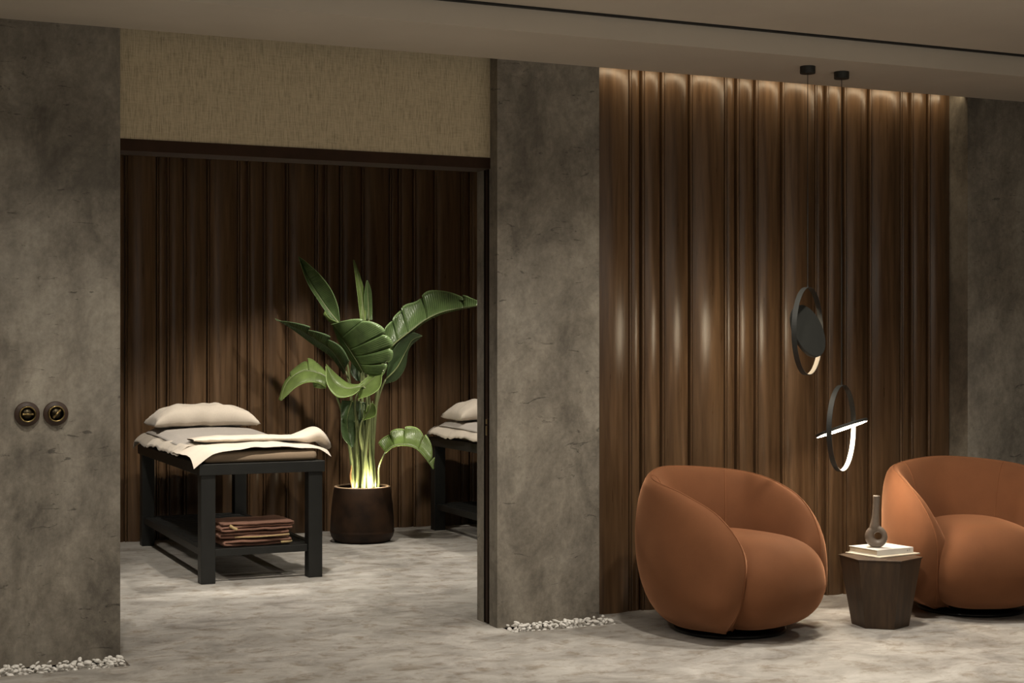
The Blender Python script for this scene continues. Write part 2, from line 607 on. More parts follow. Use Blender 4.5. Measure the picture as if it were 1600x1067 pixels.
def panelled_wall(name, x0, x1, xref, yface, z0, z1):
    """moulded walnut boards: bowed faces, stepped edges, a dark groove between boards"""
    per = sum(PANELS)
    k0 = math.floor((x0 - xref) / per)
    x = xref + k0 * per
    prof = []                                     # (x, y, board id)
    bid = 0
    relief = {0.213: (0.022, 0.000), 0.070: (0.006, 0.012), 0.113: (0.012, 0.006), 0.162: (0.018, 0.003)}
    while x < x1:
        for wd in PANELS:
            a, b = x, x + wd
            bulge, back = relief[wd]
            f = yface + back
            # deep joint
            prof.append((a + 0.0005, f + 0.034, bid))
            prof.append((a + 0.0045, f + 0.034, bid))
            # narrow rounded bead
            for q in range(7):
                an = PI * q / 6
                prof.append((a + 0.0115 - 0.0065 * math.cos(an), f + 0.012 - 0.0075 * math.sin(an), bid + 1000))
            # quirk beside the bead
            prof.append((a + 0.0185, f + 0.026, bid))
            prof.append((a + 0.0210, f + 0.026, bid))
            # bowed face, fullest left of its middle
            n = 20
            for i in range(n + 1):
                s = i / n
                xx = a + 0.0215 + (wd - 0.0235) * s
                e = 1 - (2 * (s ** 0.86) - 1) ** 2
                prof.append((xx, f + 0.011 + 0.006 * s - bulge * e, bid))
            prof.append((b - 0.0010, f + 0.034, bid))
            x += wd
            bid += 1
    prof = [p for p in prof if x0 <= p[0] <= x1]
    verts, faces, ids = [], [], []
    for (xx, yy, _) in prof:
        verts += [(xx, yy, z0), (xx, yy, z1)]
    for i in range(len(prof) - 1):
        faces.append((2 * i, 2 * i + 2, 2 * i + 3, 2 * i + 1))
        ids.append(prof[i][2])
    nb = len(verts)
    verts += [(prof[0][0], yface + 0.06, z0), (prof[0][0], yface + 0.06, z1), (prof[-1][0], yface + 0.06, z0), (prof[-1][0], yface + 0.06, z1)]
    faces.append((nb, nb + 1, nb + 3, nb + 2))
    ids.append(0)
    me = bpy.data.meshes.new(name)
    me.from_pydata(verts, [], faces)
    at = me.attributes.new('panel_shift', 'FLOAT_VECTOR', 'FACE')
    rr = random.Random(3)
    tab = {}
    for i, k in enumerate(ids):
        if k not in tab:
            tab[k] = (rr.uniform(0, 9), rr.uniform(0, 3), rr.uniform(0, 20))
        at.data[i].vector = tab[k]
    me.materials.append(M['wood'])
    o = bpy.data.objects.new(name, me)
    return structure(link(o))


panelled_wall('wall_niche', XP, XA, 4.003, 6.765, 0.0, 2.84)
panelled_wall('wall_back', 0.62, 5.3, 1.822, 10.5, 0.0, 2.69)

# pocket door: its leading edge shows in the slot of the pillar
bm = bmesh.new()
add_box(bm, XO1 + 0.001, XO1 + 0.10, 6.751, 6.779, 0.004, 2.172, 0.001)
door = structure(mesh_obj('door_1', bm, M['door']))
bm = bmesh.new()
add_box(bm, XO1 + 0.002, XO1 + 0.10, 6.7302, 6.7508, 0.004, 2.172)
add_box(bm, XO1 + 0.002, XO1 + 0.10, 6.7792, 6.7998, 0.004, 2.172)
mesh_obj('door_seal', bm, M['slot'], door)
for z0, z1 in ((0.955, 0.978), (0.90, 0.945)):
    box('door_latch', XO1 - 0.002, XO1 + 0.010, 6.757, 6.773, z0, z1, M['brass'], door, 0.002)


# ------------------------------------------------------------------ wall switches
def rotary_switch(x, z, ang, label):
    t = thing('rotary_switch', label, 'switch', (x, YF, z), 0, 'rotary switches on the plaster wall')

    def turned(name, prof, mat):
        bm = bmesh.new()
        add_lathe(bm, prof, 40)
        bmesh.ops.rotate(bm, verts=bm.verts, cent=(0, 0, 0), matrix=Matrix.Rotation(PI / 2, 3, 'X'))
        return mesh_obj(name, bm, mat, t, True)
    turned('backplate', [(0, 0.0), (0.049, 0.0), (0.0505, 0.004), (0.0505, 0.015), (0.048, 0.019), (0, 0.019)], M['switch_wood'])
    turned('bezel', [(0.028, 0.018), (0.034, 0.018), (0.034, 0.040), (0.031, 0.043), (0.028, 0.040)], M['brass'])
    turned('dial', [(0, 0.033), (0.028, 0.033), (0.028, 0.018), (0, 0.018)], M['brass_dark'])
    bm = bmesh.new()
    add_tube(bm, [(-0.023, -0.047, 0), (-0.019, -0.048, 0), (-0.010, -0.047, 0), (-0.006, -0.048, 0), (0.006, -0.048, 0), (0.010, -0.047, 0), (0.019, -0.048, 0), (0.023, -0.047, 0)],
             [0.004, 0.0055, 0.0035, 0.005, 0.005, 0.0035, 0.0055, 0.004], 10)
    add_tube(bm, [(0, -0.032, 0), (0, -0.047, 0)], 0.006, 12)
    lv = mesh_obj('toggle', bm, M['brass'], t, True)
    lv.rotation_euler = (0, -ang, 0)


rotary_switch(0.752, 1.05, 0.02, 'left round brass switch on plaster wall with its toggle set level')
rotary_switch(0.867, 1.05, math.radians(48), 'right round brass switch on plaster wall with its toggle set aslant')


# ------------------------------------------------------------------ armchairs
SEAM = [(0, 0.387, 0.742), (-0.321, 0.201, 0.715), (-0.366, -0.022, 0.661), (-0.333, -0.206, 0.565),
        (-0.291, -0.309, 0.401), (-0.278, -0.281, 0.179), (-0.250, -0.188, 0.055), (-0.185, -0.125, 0.034)]


def bez(a, b, c, d, t):
    s = 1 - t
    return a * s ** 3 + b * (3 * s * s * t) + c * (3 * s * t * t) + d * t ** 3


def make_armchair(label):
    t = thing('armchair', label, 'armchair', group='rust velvet armchairs')
    N = 48
    half = [Vector(p) for p in SEAM]
    # even Catmull-Rom along the whole seam, left and right
    full = [Vector((-p.x, p.y, p.z)) for p in reversed(half[1:])] + half
    S = spline(full, 2 * N)

    def side(i):
        """1 at the right end of the seam, 0 at the back, -1 at the left end"""
        return (i - N) / N

    def frame(i):
        u = side(i)
        a = abs(u)
        phi = math.radians(128) * (a ** 0.92)
        sg = -1 if u > 0 else 1
        return a, Vector((sg * math.sin(phi), math.cos(phi), 0))

    def sm(x, lo, hi):
        q = min(1, max(0, (x - lo) / (hi - lo)))
        return q * q * (3 - 2 * q)

    # outer shell
    bm = bmesh.new()
    nv = 22

    def outer(i, v):
        a, nrm = frame(i)
        P = S[i]
        e = sm(a, 0.80, 1.0)
        base = Vector((nrm.x * 0.275, nrm.y * 0.265, 0.034))
        B = base.lerp(Vector((P.x, P.y, 0.034)), e)
        k1 = (0.085 + 0.075 * sm(a, 0.15, 0.6)) * (1 - e)
        k2 = 0.245 * (1 - e) + 0.0
        P1 = P + nrm * k1 + Vector((0, 0, 0.012 * (1 - e)))
        P2 = B + nrm * k2 + Vector((0, 0, 0.10 * (1 - e) + 0.0))
        return bez(P, P1, P2, B, v)
    g = [[bm.verts.new(outer(i, j / nv)) for j in range(nv + 1)] for i in range(2 * N + 1)]
    for i in range(2 * N):
        for j in range(nv):
            bm.faces.new((g[i][j], g[i + 1][j], g[i + 1][j + 1], g[i][j + 1]))
    cen = bm.verts.new((0, 0, 0.034))
    for i in range(2 * N):
        bm.faces.new((g[i][nv], g[i + 1][nv], cen))
    bmesh.ops.remove_doubles(bm, verts=bm.verts, dist=0.0005)
    mesh_obj('outer_shell', bm, M['velvet'], t, True)

    # padded inside of back and arms, in three sewn panels
    def inner(i, v):
        a, nrm = frame(i)
        P = S[i]
        d = Vector((P.x, P.y, 0))
        I = Vector((P.x * 0.70, 0.25 * math.cos(a * PI * 0.62) + (P.y) * 0.0, 0.26))
        I.y = P.y * 0.72 if P.y > 0 else P.y * 0.86
        I.z = min(0.30, P.z * 0.7)
        q = Vector((I.x - P.x, I.y - P.y, 0))
        P1 = P + q * 0.55 + Vector((0, 0, 0.012 * (1 - a)))
        P2 = I + Vector((0, 0, min(0.24, 0.5 * (P.z - I.z)))) - q * 0.02
        return bez(P, P1, P2, I, v)
    cuts = [0, 38, 58, 2 * N]
    for k in range(3):
        bm = bmesh.new()
        a0, a1 = cuts[k], cuts[k + 1]
        add_grid(bm, a1 - a0, 16, lambda u, v, a0=a0, a1=a1: inner(a0 + int(round(u * (a1 - a0))), v))
        mesh_obj('inner_panel', bm, M['velvet'], t, True)
    # piping along the rim and the two inner seams
    bm = bmesh.new()
    add_tube(bm, S, 0.0030, 8)
    mesh_obj('rim_piping', bm, M['piping'], t, True)
    for c in cuts[1:3]:
        bm = bmesh.new()
        add_tube(bm, [inner(c, j / 16) for j in range(17)], 0.0028, 8)
        mesh_obj('seam_piping', bm, M['piping'], t, True)

    # seat: one deep rounded cushion that swells out between the arms
    bm = bmesh.new()
    nu, nv2 = 64, 32

    def sgnp(x, p):
        return math.copysign(abs(x) ** p, x)

    def seat(u, v):
        th = 2 * PI * u
        ph = -PI / 2 + PI * v
        cx, sx = math.cos(th), math.sin(th)
        cz, sz = sgnp(math.cos(ph), 0.52), sgnp(math.sin(ph), 0.80)
        x = 0.305 * sgnp(cx, 0.72) * cz
        y = 0.37 * sgnp(sx, 0.72) * cz
        z = 0.235 + 0.205 * sz
        y = y - 0.075
        if sz < 0:                                  # tucks in towards the base
            y += 0.045 * (-sz) ** 1.5 * (1 if sx < 0 else 0) * abs(sx)
            x *= 1 - 0.10 * (-sz)
        z += 0.028 * max(0, sz) * (1 - (x / 0.32) ** 2) + 0.03 * max(0, sz) * (y - 0.0)
        return Vector((x, y, z))
    add_grid(bm, nu, nv2, seat)
    bmesh.ops.remove_doubles(bm, verts=bm.verts, dist=0.0006)
    mesh_obj('seat_cushion', bm, M['velvet'], t, True)
    # swivel base
    bm = bmesh.new()
    add_lathe(bm, [(0, 0.0), (0.255, 0.0), (0.262, 0.004), (0.262, 0.014), (0.255, 0.018), (0.20, 0.020), (0.20, 0.040), (0, 0.040)], 56)
    mesh_obj('swivel_base', bm, M['metal_black'], t, True)
    return t


ch1 = make_armchair('rust velvet tub armchair nearest the pillar, turned to the right')
ch1.location = (3.863, 6.167, 0)
ch1.rotation_euler = (0, 0, 0.347)
ch2 = copy_tree(ch1)
ch2['label'] = 'rust velvet tub armchair behind the side table, cut by the right edge'
ch2.location = (5.275, 6.148, 0)
ch2.rotation_euler = (0, 0, -0.339)

# ------------------------------------------------------------------ side table with book and vase
t = thing('side_table', 'tapered six sided dark oak side table between the armchairs', 'side table', (4.580, 5.973, 0), 0)
bm = bmesh.new()
A0 = math.radians(-38.3)
rings = []
for z, r, tw in ((0.0, 0.131, 0), (0.003, 0.133, 0), (0.322, 0.190, 0), (0.322, 0.186, 0), (0.3221, 0.02, 0)):
    rings.append([bm.verts.new((r * math.cos(A0 + k * PI / 3), r * math.sin(A0 + k * PI / 3), z)) for k in range(6)])
for a, b in zip(rings, rings[1:]):
    for k in range(6):
        bm.faces.new((a[k], a[(k + 1) % 6], b[(k + 1) % 6], b[k]))
bm.faces.new(list(reversed(rings[0])))
bm.faces.new(rings[-1])
mesh_obj('body', bm, M['table_wood'], t)
bm = bmesh.new()
rings = []
for z, r in ((0.3225, 0.1885), (0.3235, 0.195), (0.3285, 0.196), (0.330, 0.1945)):
    rings.append([bm.verts.new((r * math.cos(A0 + k * PI / 3), r * math.sin(A0 + k * PI / 3), z)) for k in range(6)])
for a, b in zip(rings, rings[1:]):
    for k in range(6):
        bm.faces.new((a[k], a[(k + 1) % 6], b[(k + 1) % 6], b[k]))
bm.faces.new(list(reversed(rings[0])))
bm.faces.new(rings[-1])
mesh_obj('tabletop', bm, M['table_wood'], t)

bm = bmesh.new()
add_box(bm, -0.138, 0.138, -0.110, 0.110, 0, 0.006, 0.001)
o = mesh_obj('thin_book', bm, M['tray'])
o.location = (4.630, 6.020, 0.3302)
o.rotation_euler = (0, 0, math.radians(9.5))
tag(o, 'thin cream book lying flat on the side table under a thicker book', 'book', 'books on the side table')

BR = math.radians(6.5)
t = thing('book', 'thick off-white hardback book under the stoneware vase', 'book', (4.637, 6.042, 0.3364), BR, 'books on the side table')
bm = bmesh.new()
add_box(bm, -0.117, 0.117, -0.096, 0.096, 0, 0.0025, 0.0006)
add_box(bm, -0.117, 0.117, -0.096, 0.096, 0.0235, 0.026, 0.0006)
add_box(bm, -0.117, 0.117, -0.0975, -0.0945, 0, 0.026, 0.0008)
mesh_obj('cover', bm, M['book'], t)
box('pages', -0.113, 0.113, -0.0945, 0.092, 0.0026, 0.0234, M['pages'], t)
fc = bpy.data.curves.new('title', 'FONT')
fc.body = 'A T'
fc.size = 0.014
fc.extrude = 0.0002
fc.materials.append(M['ink'])
tmp = bpy.data.objects.new('title', fc)
C.objects.link(tmp)
dg = bpy.context.evaluated_depsgraph_get()
tme = bpy.data.meshes.new_from_object(tmp.evaluated_get(dg))
bpy.data.objects.remove(tmp)
fo = bpy.data.objects.new('spine_title', tme)
link(fo, t)
fo.location = (0.074, -0.0977, 0.008)
fo.rotation_euler = (PI / 2, 0, 0)

# vase: a looped body with a tall neck
t_loc = Vector((4.598, 6.02, 0.3626))
bm = bmesh.new()
nU, nV = 40, 20
for i in range(1):
    R0 = 0.0355
    g = []
    for a in range(nU):
        th = 2 * PI * a / nU
        rr = 0.0185 + 0.0050 * math.cos(th - math.radians(205))
        ring = []
        for b in range(nV):
            ph = 2 * PI * b / nV
            q = R0 + rr * math.cos(ph)
            ring.append(bm.verts.new((q * math.cos(th), rr * 1.15 * math.sin(ph), 0.0535 + q * math.sin(th))))
        g.append(ring)
    for a in range(nU):
        for b in range(nV):
            bm.faces.new((g[a][b], g[(a + 1) % nU][b], g[(a + 1) % nU][(b + 1) % nV], g[a][(b + 1) % nV]))
add_tube(bm, spline([(-0.014, 0, 0.080), (-0.012, 0, 0.100), (-0.009, 0, 0.125), (-0.007, 0, 0.150), (-0.004, 0, 0.20), (-0.002, 0, 0.249)], 12),
         [0.020, 0.024, 0.023, 0.021, 0.0195, 0.018, 0.0175, 0.017, 0.017, 0.017, 0.017, 0.0172, 0.0175], 24)
vase = mesh_obj('vase', bm, M['vase'])
vase.location = t_loc
vase.rotation_euler = (0, 0, math.radians(-45))
md = vase.modifiers.new('remesh', 'REMESH')
md.mode = 'VOXEL'
md.voxel_size = 0.0026
md.use_smooth_shade = True
md = vase.modifiers.new('smooth', 'SMOOTH')
md.factor = 0.6
md.iterations = 14
tag(vase, 'brown stoneware vase with looped body and tall neck standing on books', 'vase')


# ------------------------------------------------------------------ pendant lamps
def ray_dir(p, r, u, f):
    """direction given as right / up / away from the viewer, for a thing standing at p"""
    b = math.atan2(p.x, p.y)
    s, c = math.sin(b), math.cos(b)
    return Vector((c * r + s * f, -s * r + c * f, u)).normalized()


def pendant(label, cx, cy, zc, ring_ax, disc_n, zlow):
    """ring_ax: unit vector in the ring's plane (horizontal); disc_n: direction the lit face looks"""
    t = thing('pendant_lamp', label, 'pendant lamp', (cx, cy, zc), 0, 'ring and disc pendant lamps')
    ztop = H - zc
    bm = bmesh.new()
    add_lathe(bm, [(0, ztop), (0.037, ztop), (0.037, ztop - 0.033), (0.035, ztop - 0.035), (0, ztop - 0.035)], 32)
    mesh_obj('canopy', bm, M['lamp_black'], t)
    R0, hw = 0.213, 0.0125
    bm = bmesh.new()
    add_tube(bm, [(0, 0, ztop - 0.034), (0, 0, R0)], 0.0018, 6)
    add_tube(bm, [(0, 0, R0 + 0.012), (0, 0, R0 - 0.002)], 0.004, 8)
    mesh_obj('cord', bm, M['lamp_black'], t)
    e = ring_ax.normalized()
    n = Vector((-e.y, e.x, 0))
    up = Vector((0, 0, 1))

    def band(r0, r1, w, a0, a1, k=72):
        bm = bmesh.new()
        ring = []
        for i in range(k + 1):
            a = a0 + (a1 - a0) * i / k
            d = e * math.cos(a) + up * math.sin(a)
            ring.append([bm.verts.new(d * r + n * s * w) for r, s in ((r0, -1), (r1, -1), (r1, 1), (r0, 1))])
        for p, q in zip(ring, ring[1:]):
            for j in range(4):
                bm.faces.new((p[j], p[(j + 1) % 4], q[(j + 1) % 4], q[j]))
        return bm
    mesh_obj('ring', band(R0 - 0.003, R0, hw, 0, 2 * PI, 96), M['lamp_black'], t, False)
    mesh_obj('ring_diffuser', band(R0 - 0.0052, R0 - 0.0031, hw - 0.0015, PI, 2 * PI, 56), M['lit_diffuser' if zlow else 'diffuser'], t, False)
    # disc turning inside the ring
    q = Vector((0, 0, 1)).rotation_difference(disc_n.normalized())
    bm = bmesh.new()
    rd = 0.133
    add_lathe(bm, [(0, -0.009), (rd - 0.002, -0.009), (rd, -0.007), (rd, 0.006), (rd - 0.004, 0.006), (rd - 0.004, 0.004), (0, 0.004)], 64)
    d1 = mesh_obj('disc', bm, M['lamp_black'], t)
    bm = bmesh.new()
    add_lathe(bm, [(0, 0.0045), (rd - 0.005, 0.0045), (rd - 0.005, 0.0065), (0, 0.0070)], 64)
    d2 = mesh_obj('lit_face', bm, M['led_bright' if zlow else 'led'], d1)
    d1.rotation_mode = 'QUATERNION'
    d1.rotation_quaternion = q
    return t


P1 = ray_d(1262, 517.5, 7.43)
pendant('upper ring pendant lamp with black disc turned to the wall', P1.x, P1.y, P1.z,
        ray_dir(P1, 0.30, 0, 0.954), ray_dir(P1, -0.80, -0.32, 0.50), False)
P2 = ray_d(1315, 669, 7.58)
pendant('lower ring pendant lamp with lit disc lying nearly level', P2.x, P2.y, P2.z,
        ray_dir(P2, 0.28, 0, 0.96), ray_dir(P2, 0.33, -0.93, -0.10), True)


# ------------------------------------------------------------------ massage tables
def make_massage_table(label):
    t = thing('massage_table', label, 'massage table', group='massage tables')
    W, L = 0.70, 1.83                              # x 0..W, y 0..L
    for x in (0, W - 0.082):
        for y in (0, L - 0.082):
            box('leg', x, x + 0.082, y, y + 0.082, 0, 0.608, M['bedwood'], t, 0.003)
    bm = bmesh.new()
    add_box(bm, -0.012, W + 0.012, -0.012, 0.03, 0.606, 0.668, 0.003)
    add_box(bm, -0.012, W + 0.012, L - 0.03, L + 0.012, 0.606, 0.668, 0.003)
    add_box(bm, -0.012, 0.03, 0.031, L - 0.031, 0.606, 0.668, 0.003)
    add_box(bm, W - 0.03, W + 0.012, 0.031, L - 0.031, 0.606, 0.668, 0.003)
    add_box(bm, 0.03, W - 0.03, 0.03, L - 0.03, 0.645, 0.660)
    mesh_obj('top_frame', bm, M['bedwood'], t)
    # slatted shelf
    for x in (0.012, W - 0.047):
        box('shelf_rail', x, x + 0.035, 0.083, L - 0.083, 0.150, 0.190, M['bedwood'], t, 0.002)
    for y in (0.018, L - 0.053):
        box('shelf_rail', 0.083, W - 0.083, y, y + 0.035, 0.150, 0.190, M['bedwood'], t, 0.002)
    s0 = None
    n = 30
    for k in range(n):
        y = 0.095 + (L - 0.19 - 0.034) * k / (n - 1)
        if s0 is None:
            s0 = box('shelf_slat', 0.048, W - 0.048, -0.0115, 0.0115, 0.179, 0.188, M['bedwood'], t, 0.0015)
            s0.location = (0, y + 0.017, 0)
        else:
            c = s0.copy()
            C.objects.link(c)
            c.parent = t
            c.location = (0, y + 0.017, 0)
    return t


def fb(x, y, s, z=0.0):
    return noise.noise(Vector((x * s, y * s, z)))


def make_mattress(label):
    bm = bmesh.new()
    add_box(bm, 0.02, 0.675, 0.015, 1.80, 0.6685, 0.728, 0.024, 5)
    o = mesh_obj('mattress', bm, M['pad'], None, True)
    return tag(o, label, 'mattress', 'massage table mattresses')


def draped(x, y, x0, x1, y0, y1, ztop, rad=0.03, drop=1.0):
    """height of cloth lying on the mattress: flat, bending down round the edges"""
    dx = max(x0 - x, x - x1, 0)
    dy = max(y0 - y, y - y1, 0)
    d = math.hypot(dx, dy)
    return ztop - drop * d * d / (d + rad) if d > 0 else ztop


def make_cloth(name, x0, x1, y0, y1, fn, mat, nx=70, ny=110, thick=0.004):
    bm = bmesh.new()
    add_grid(bm, nx, ny, lambda u, v: fn(x0 + (x1 - x0) * u, y0 + (y1 - y0) * v, u, v))
    o = mesh_obj(name, bm, mat, None, True)
    md = o.modifiers.new('thickness', 'SOLIDIFY')
    md.thickness = thick
    md.offset = 1.0
    return o


def under_sheet(x, y, u, v):
    # cream sheet over the whole bed, its long edges drawn over the sides
    s = (u - 0.5) * 2
    z = 0.738 + 0.006 * fb(x, y, 6) + 0.012 * math.sin(PI * u)
    px = 0.345 + s * 0.375
    if abs(s) > 0.86:
        q = (abs(s) - 0.86) / 0.14
        hang = 0.050 + 0.016 * fb(0.3 * s, y, 5.0, 4) + 0.010 * fb(0, y, 17, 2)
        z -= hang * q ** 1.5
        px += math.copysign(0.012 * q * (1 + 1.4 * fb(s, y, 7, 9)), s)
    py = y
    if v > 0.97:
        z -= 0.05 * ((v - 0.97) / 0.03) ** 1.5
    return Vector((px, py, z))


def grey_sheet(x, y, u, v):
    # rises gently towards the head of the bed
    s = (u - 0.5) * 2
    z = 0.752 + 0.040 * min(1, v * 1.7) * (1 - s * s * 0.45) + 0.004 * fb(x, y, 4, 3)
    return Vector((0.345 + s * (0.345 - 0.02 * v), y, z - 0.026 * max(0, abs(s) - 0.80) / 0.20 - 0.03 * max(0, v - 0.93) / 0.07))


def make_pillow_mesh(w_, d_, h_, seed=0):
    bm = bmesh.new()
    nu, nv = 48, 32

    def surf(sgn):
        def f(u, v):
            a, b = 2 * u - 1, 2 * v - 1
            ea, eb = 1 - abs(a) ** 4.2, 1 - abs(b) ** 2.8
            th = max(0, ea) ** 0.55 * max(0, eb) ** 0.42
            pinch_x = 1 - 0.075 * (1 - a * a) * abs(b) ** 3 * 0 - 0.07 * (1 - b * b)
            pinch_y = 1 - 0.12 * (1 - a * a)
            x = a * w_ / 2 * (1 - 0.06 * (1 - b * b))
            y = b * d_ / 2 * (1 - 0.10 * (1 - a * a))
            wr = 0.012 * fb(a * 1.4 + seed, b * 1.3, 2.0) + 0.010 * noise.noise(Vector((a * 5 + seed, b * 1.2, 4.0))) + 0.007 * noise.noise(Vector((a * 9 + seed, b * 3, 1.5))) * (abs(b) ** 2)
            if sgn > 0:
                z = h_ * 0.70 * th + wr * th
            else:
                z = -h_ * 0.27 * th + 0.6 * wr * th
            # crimped seam
            z += 0.010 * noise.noise(Vector((a * 8.0, b * 8.0, 7 + seed))) * (max(abs(a), abs(b)) ** 6)
            z -= 0.024 * (abs(a) ** 5)
            return Vector((x, y, z))
        return f
    add_grid(bm, nu, nv, surf(1))
    add_grid(bm, nu, nv, surf(-1))
    bmesh.ops.remove_doubles(bm, verts=bm.verts, dist=0.0008)
    return bm


def make_pillow(label, w_=0.69, d_=0.40, h_=0.150, seed=0):
    o = mesh_obj('pillow', make_pillow_mesh(w_, d_, h_, seed), M['linen'], None, True)
    return tag(o, label, 'pillow', 'pillows on the massage tables')


T1 = Vector((1.89, 8.49, 0))
T2 = Vector((3.955, 8.49, 0))
mt = make_massage_table('black wooden massage table with towels on its slatted shelf, left of the plant')
mt.location = T1
mt2 = copy_tree(mt)
mt2.location = T2
mt2['label'] = 'black wooden massage table right of the plant, half hidden by the pillar'
ma = make_mattress('tan mattress on the massage table left of the plant')
ma.location = T1
ma2 = ma.copy()
C.objects.link(ma2)
ma2.location = T2
ma2['label'] = 'mattress on the half hidden massage table right of the plant'
us = make_cloth('bed_sheet', -0.03, 0.73, 0.42, 1.835, under_sheet, M['linen'], 70, 100, 0.004)
tag(us, 'cream sheet hanging over the side of the left massage table', 'sheet', 'cream sheets on the massage tables')
us.location = T1
us2 = us.copy()
C.objects.link(us2)
us2.location = T2
us2['label'] = 'cream sheet hanging over the side of the half hidden massage table'
gs = make_cloth('bed_cover', 0.01, 0.68, 0.52, 1.79, grey_sheet, M['linen_grey'], 40, 60, 0.005)
tag(gs, 'smooth grey cover under the pillow on the left massage table', 'bed cover', 'grey covers on the massage tables')
gs.location = T1
gs2 = gs.copy()
C.objects.link(gs2)
gs2.location = T2
gs2['label'] = 'smooth grey cover under the pillow on the half hidden massage table'
pw = make_pillow('plump cream pillow on the left massage table')
pw.location = T1 + Vector((0.345, 1.52, 0.836))
pw2 = pw.copy()
C.objects.link(pw2)
pw2.location = T2 + Vector((0.37, 1.52, 0.836))
pw2['label'] = 'plump cream pillow on the half hidden massage table right of the plant'


def blanket_lower(x, y, u, v):
    # v: 0 front edge .. 1 back;  u: 0 left .. 1 right
    s = (u - 0.5) * 2
    px = 0.36 + s * 0.40
    py = -0.030 + 0.60 * v + 0.05 * u * (1 - v)
    fall = max(0, 1 - v / 0.16)
    z = 0.749 + 0.010 * math.sin(PI * min(1, u * 1.02))
    z += 0.008 * fb(u * 2.2, v * 1.6, 3.0, 2) + 0.008 * math.sin(u * 11 + 3 * v) * (1 - v)
    z += 0.012 * math.exp(-((u - 0.42 - 0.5 * v) / 0.08) ** 2) * (1 - v)
    edge = 0.026 + 0.030 * max(0, 1 - u * 3.5) - 0.018 * math.sin(u * PI) + 0.012 * fb(u, 0, 6, 5)
    z -= edge * fall ** 1.6
    if u < 0.13:
        q = 1 - u / 0.13
        z -= (0.048 + 0.012 * fb(0, v, 6, 8)) * q ** 1.4
        px -= 0.006 * q
    if u > 0.90:
        q = (u - 0.90) / 0.10
        z -= 0.026 * q ** 1.5 * (1 - 0.3 * v)
    return Vector((px, py, z))


def blanket_upper(u, v):
    # turned-back flap: a soft flattened roll across the bed that lifts at its right end
    ang = 2 * PI * v
    lift = max(0, (u - 0.74) / 0.26)
    hw = 0.10 + 0.05 * lift + 0.012 * math.sin(u * 5)
    hh = 0.0185 + 0.026 * math.sin(PI * min(1, max(0, (u - 0.74) / 0.26)) * 0.85) + 0.004 * fb(u, 0, 7, 3)
    cy = 0.50 - 0.17 * u + 0.02 * fb(u, 0, 4, 1)
    if u < 0.12:
        hh *= 0.3 + 0.7 * (u / 0.12) ** 0.6
    endr = 1.0
    if u > 0.93:
        endr = math.sqrt(max(0.02, 1 - ((u - 0.93) / 0.07) ** 2))
    x = 0.05 + 0.79 * u
    z = 0.774 + 0.006 * math.sin(PI * u) + 0.022 * math.exp(-((u - 0.90) / 0.07) ** 2) - 0.062 * max(0, (u - 0.90) / 0.10) ** 1.5
    c, s = math.cos(ang), math.sin(ang)
    return Vector((x, cy + hw * endr * math.copysign(abs(c) ** 0.8, c), z + hh * endr * s + 0.004 * fb(u * 3, v, 4, 6)))


bm = bmesh.new()
add_grid(bm, 90, 60, lambda u, v: blanket_lower(0, 0, u, v))
bmesh.ops.solidify(bm, geom=bm.faces[:], thickness=0.006)
add_grid(bm, 80, 28, blanket_upper)
bmesh.ops.remove_doubles(bm, verts=bm.verts, dist=0.0004)
bl = mesh_obj('blanket', bm, M['linen'], None, True)
bl.location = T1
tag(bl, 'cream blanket turned back across the foot of the left massage table', 'blanket')


# folded towels on the shelf
def folded_towel(w_, depth, h_, layers, seed, hem):
    """cloth folded to and fro (y-z) and swept along x, with rounded folds at front and back"""
    th = h_ / layers
    path = []
    for k in range(layers):
        z = th * (k + 0.5)
        ys = [-depth / 2 + th * 0.5, -depth / 4, 0, depth / 4, depth / 2 - th * 0.5]
        if k % 2:
            ys.reverse()
        path += [(y, z) for y in ys]
        if k < layers - 1:
            e = depth / 2 if k % 2 == 0 else -depth / 2
            path.append((e, z + th * 0.5))
    P = spline([(0, y, z) for y, z in path], 26 * layers)
    nx = 30
    bm = bmesh.new()
    half = th * 0.46
    g = []
    for i in range(nx + 1):
        u = i / nx
        row = []
        for j, p in enumerate(P):
            t_ = (P[min(j + 1, len(P) - 1)] - P[max(j - 1, 0)]).normalized()
            nn = Vector((0, -t_.z, t_.y))
            bulk = half * (1 - 0.35 * max(0, abs(2 * u - 1) - 0.85) / 0.15)
            jit = 0.0045 * noise.noise(Vector((u * 6 + seed, p.y * 14, p.z * 30)))
            sag = 0.007 * noise.noise(Vector((u * 3 + seed, p.z * 9, 3.0)))
            end = 0.022 * noise.noise(Vector((seed, p.y * 6, p.z * 60))) * (2 * u - 1)
            x = (u - 0.5) * w_ + end
            row.append((Vector((x, p.y + 0.006 * noise.noise(Vector((u * 4, p.z * 70, seed))), p.z + sag + jit)), nn * bulk))
        g.append(row)
    top = [[bm.verts.new(a + b) for a, b in row] for row in g]
    bot = [[bm.verts.new(a - b) for a, b in row] for row in g]
    m_ = len(P)
    for i in range(nx):
        for j in range(m_ - 1):
            bm.faces.new((top[i][j], top[i + 1][j], top[i + 1][j + 1], top[i][j + 1]))
            bm.faces.new((bot[i][j], bot[i][j + 1], bot[i + 1][j + 1], bot[i + 1][j]))
        bm.faces.new((top[i][0], bot[i][0], bot[i + 1][0], top[i + 1][0]))
        bm.faces.new((top[i][-1], top[i + 1][-1], bot[i + 1][-1], bot[i][-1]))
    for j in range(m_ - 1):
        bm.faces.new((top[0][j], top[0][j + 1], bot[0][j + 1], bot[0][j]))
        bm.faces.new((top[nx][j], bot[nx][j], bot[nx][j + 1], top[nx][j + 1]))
    return bm


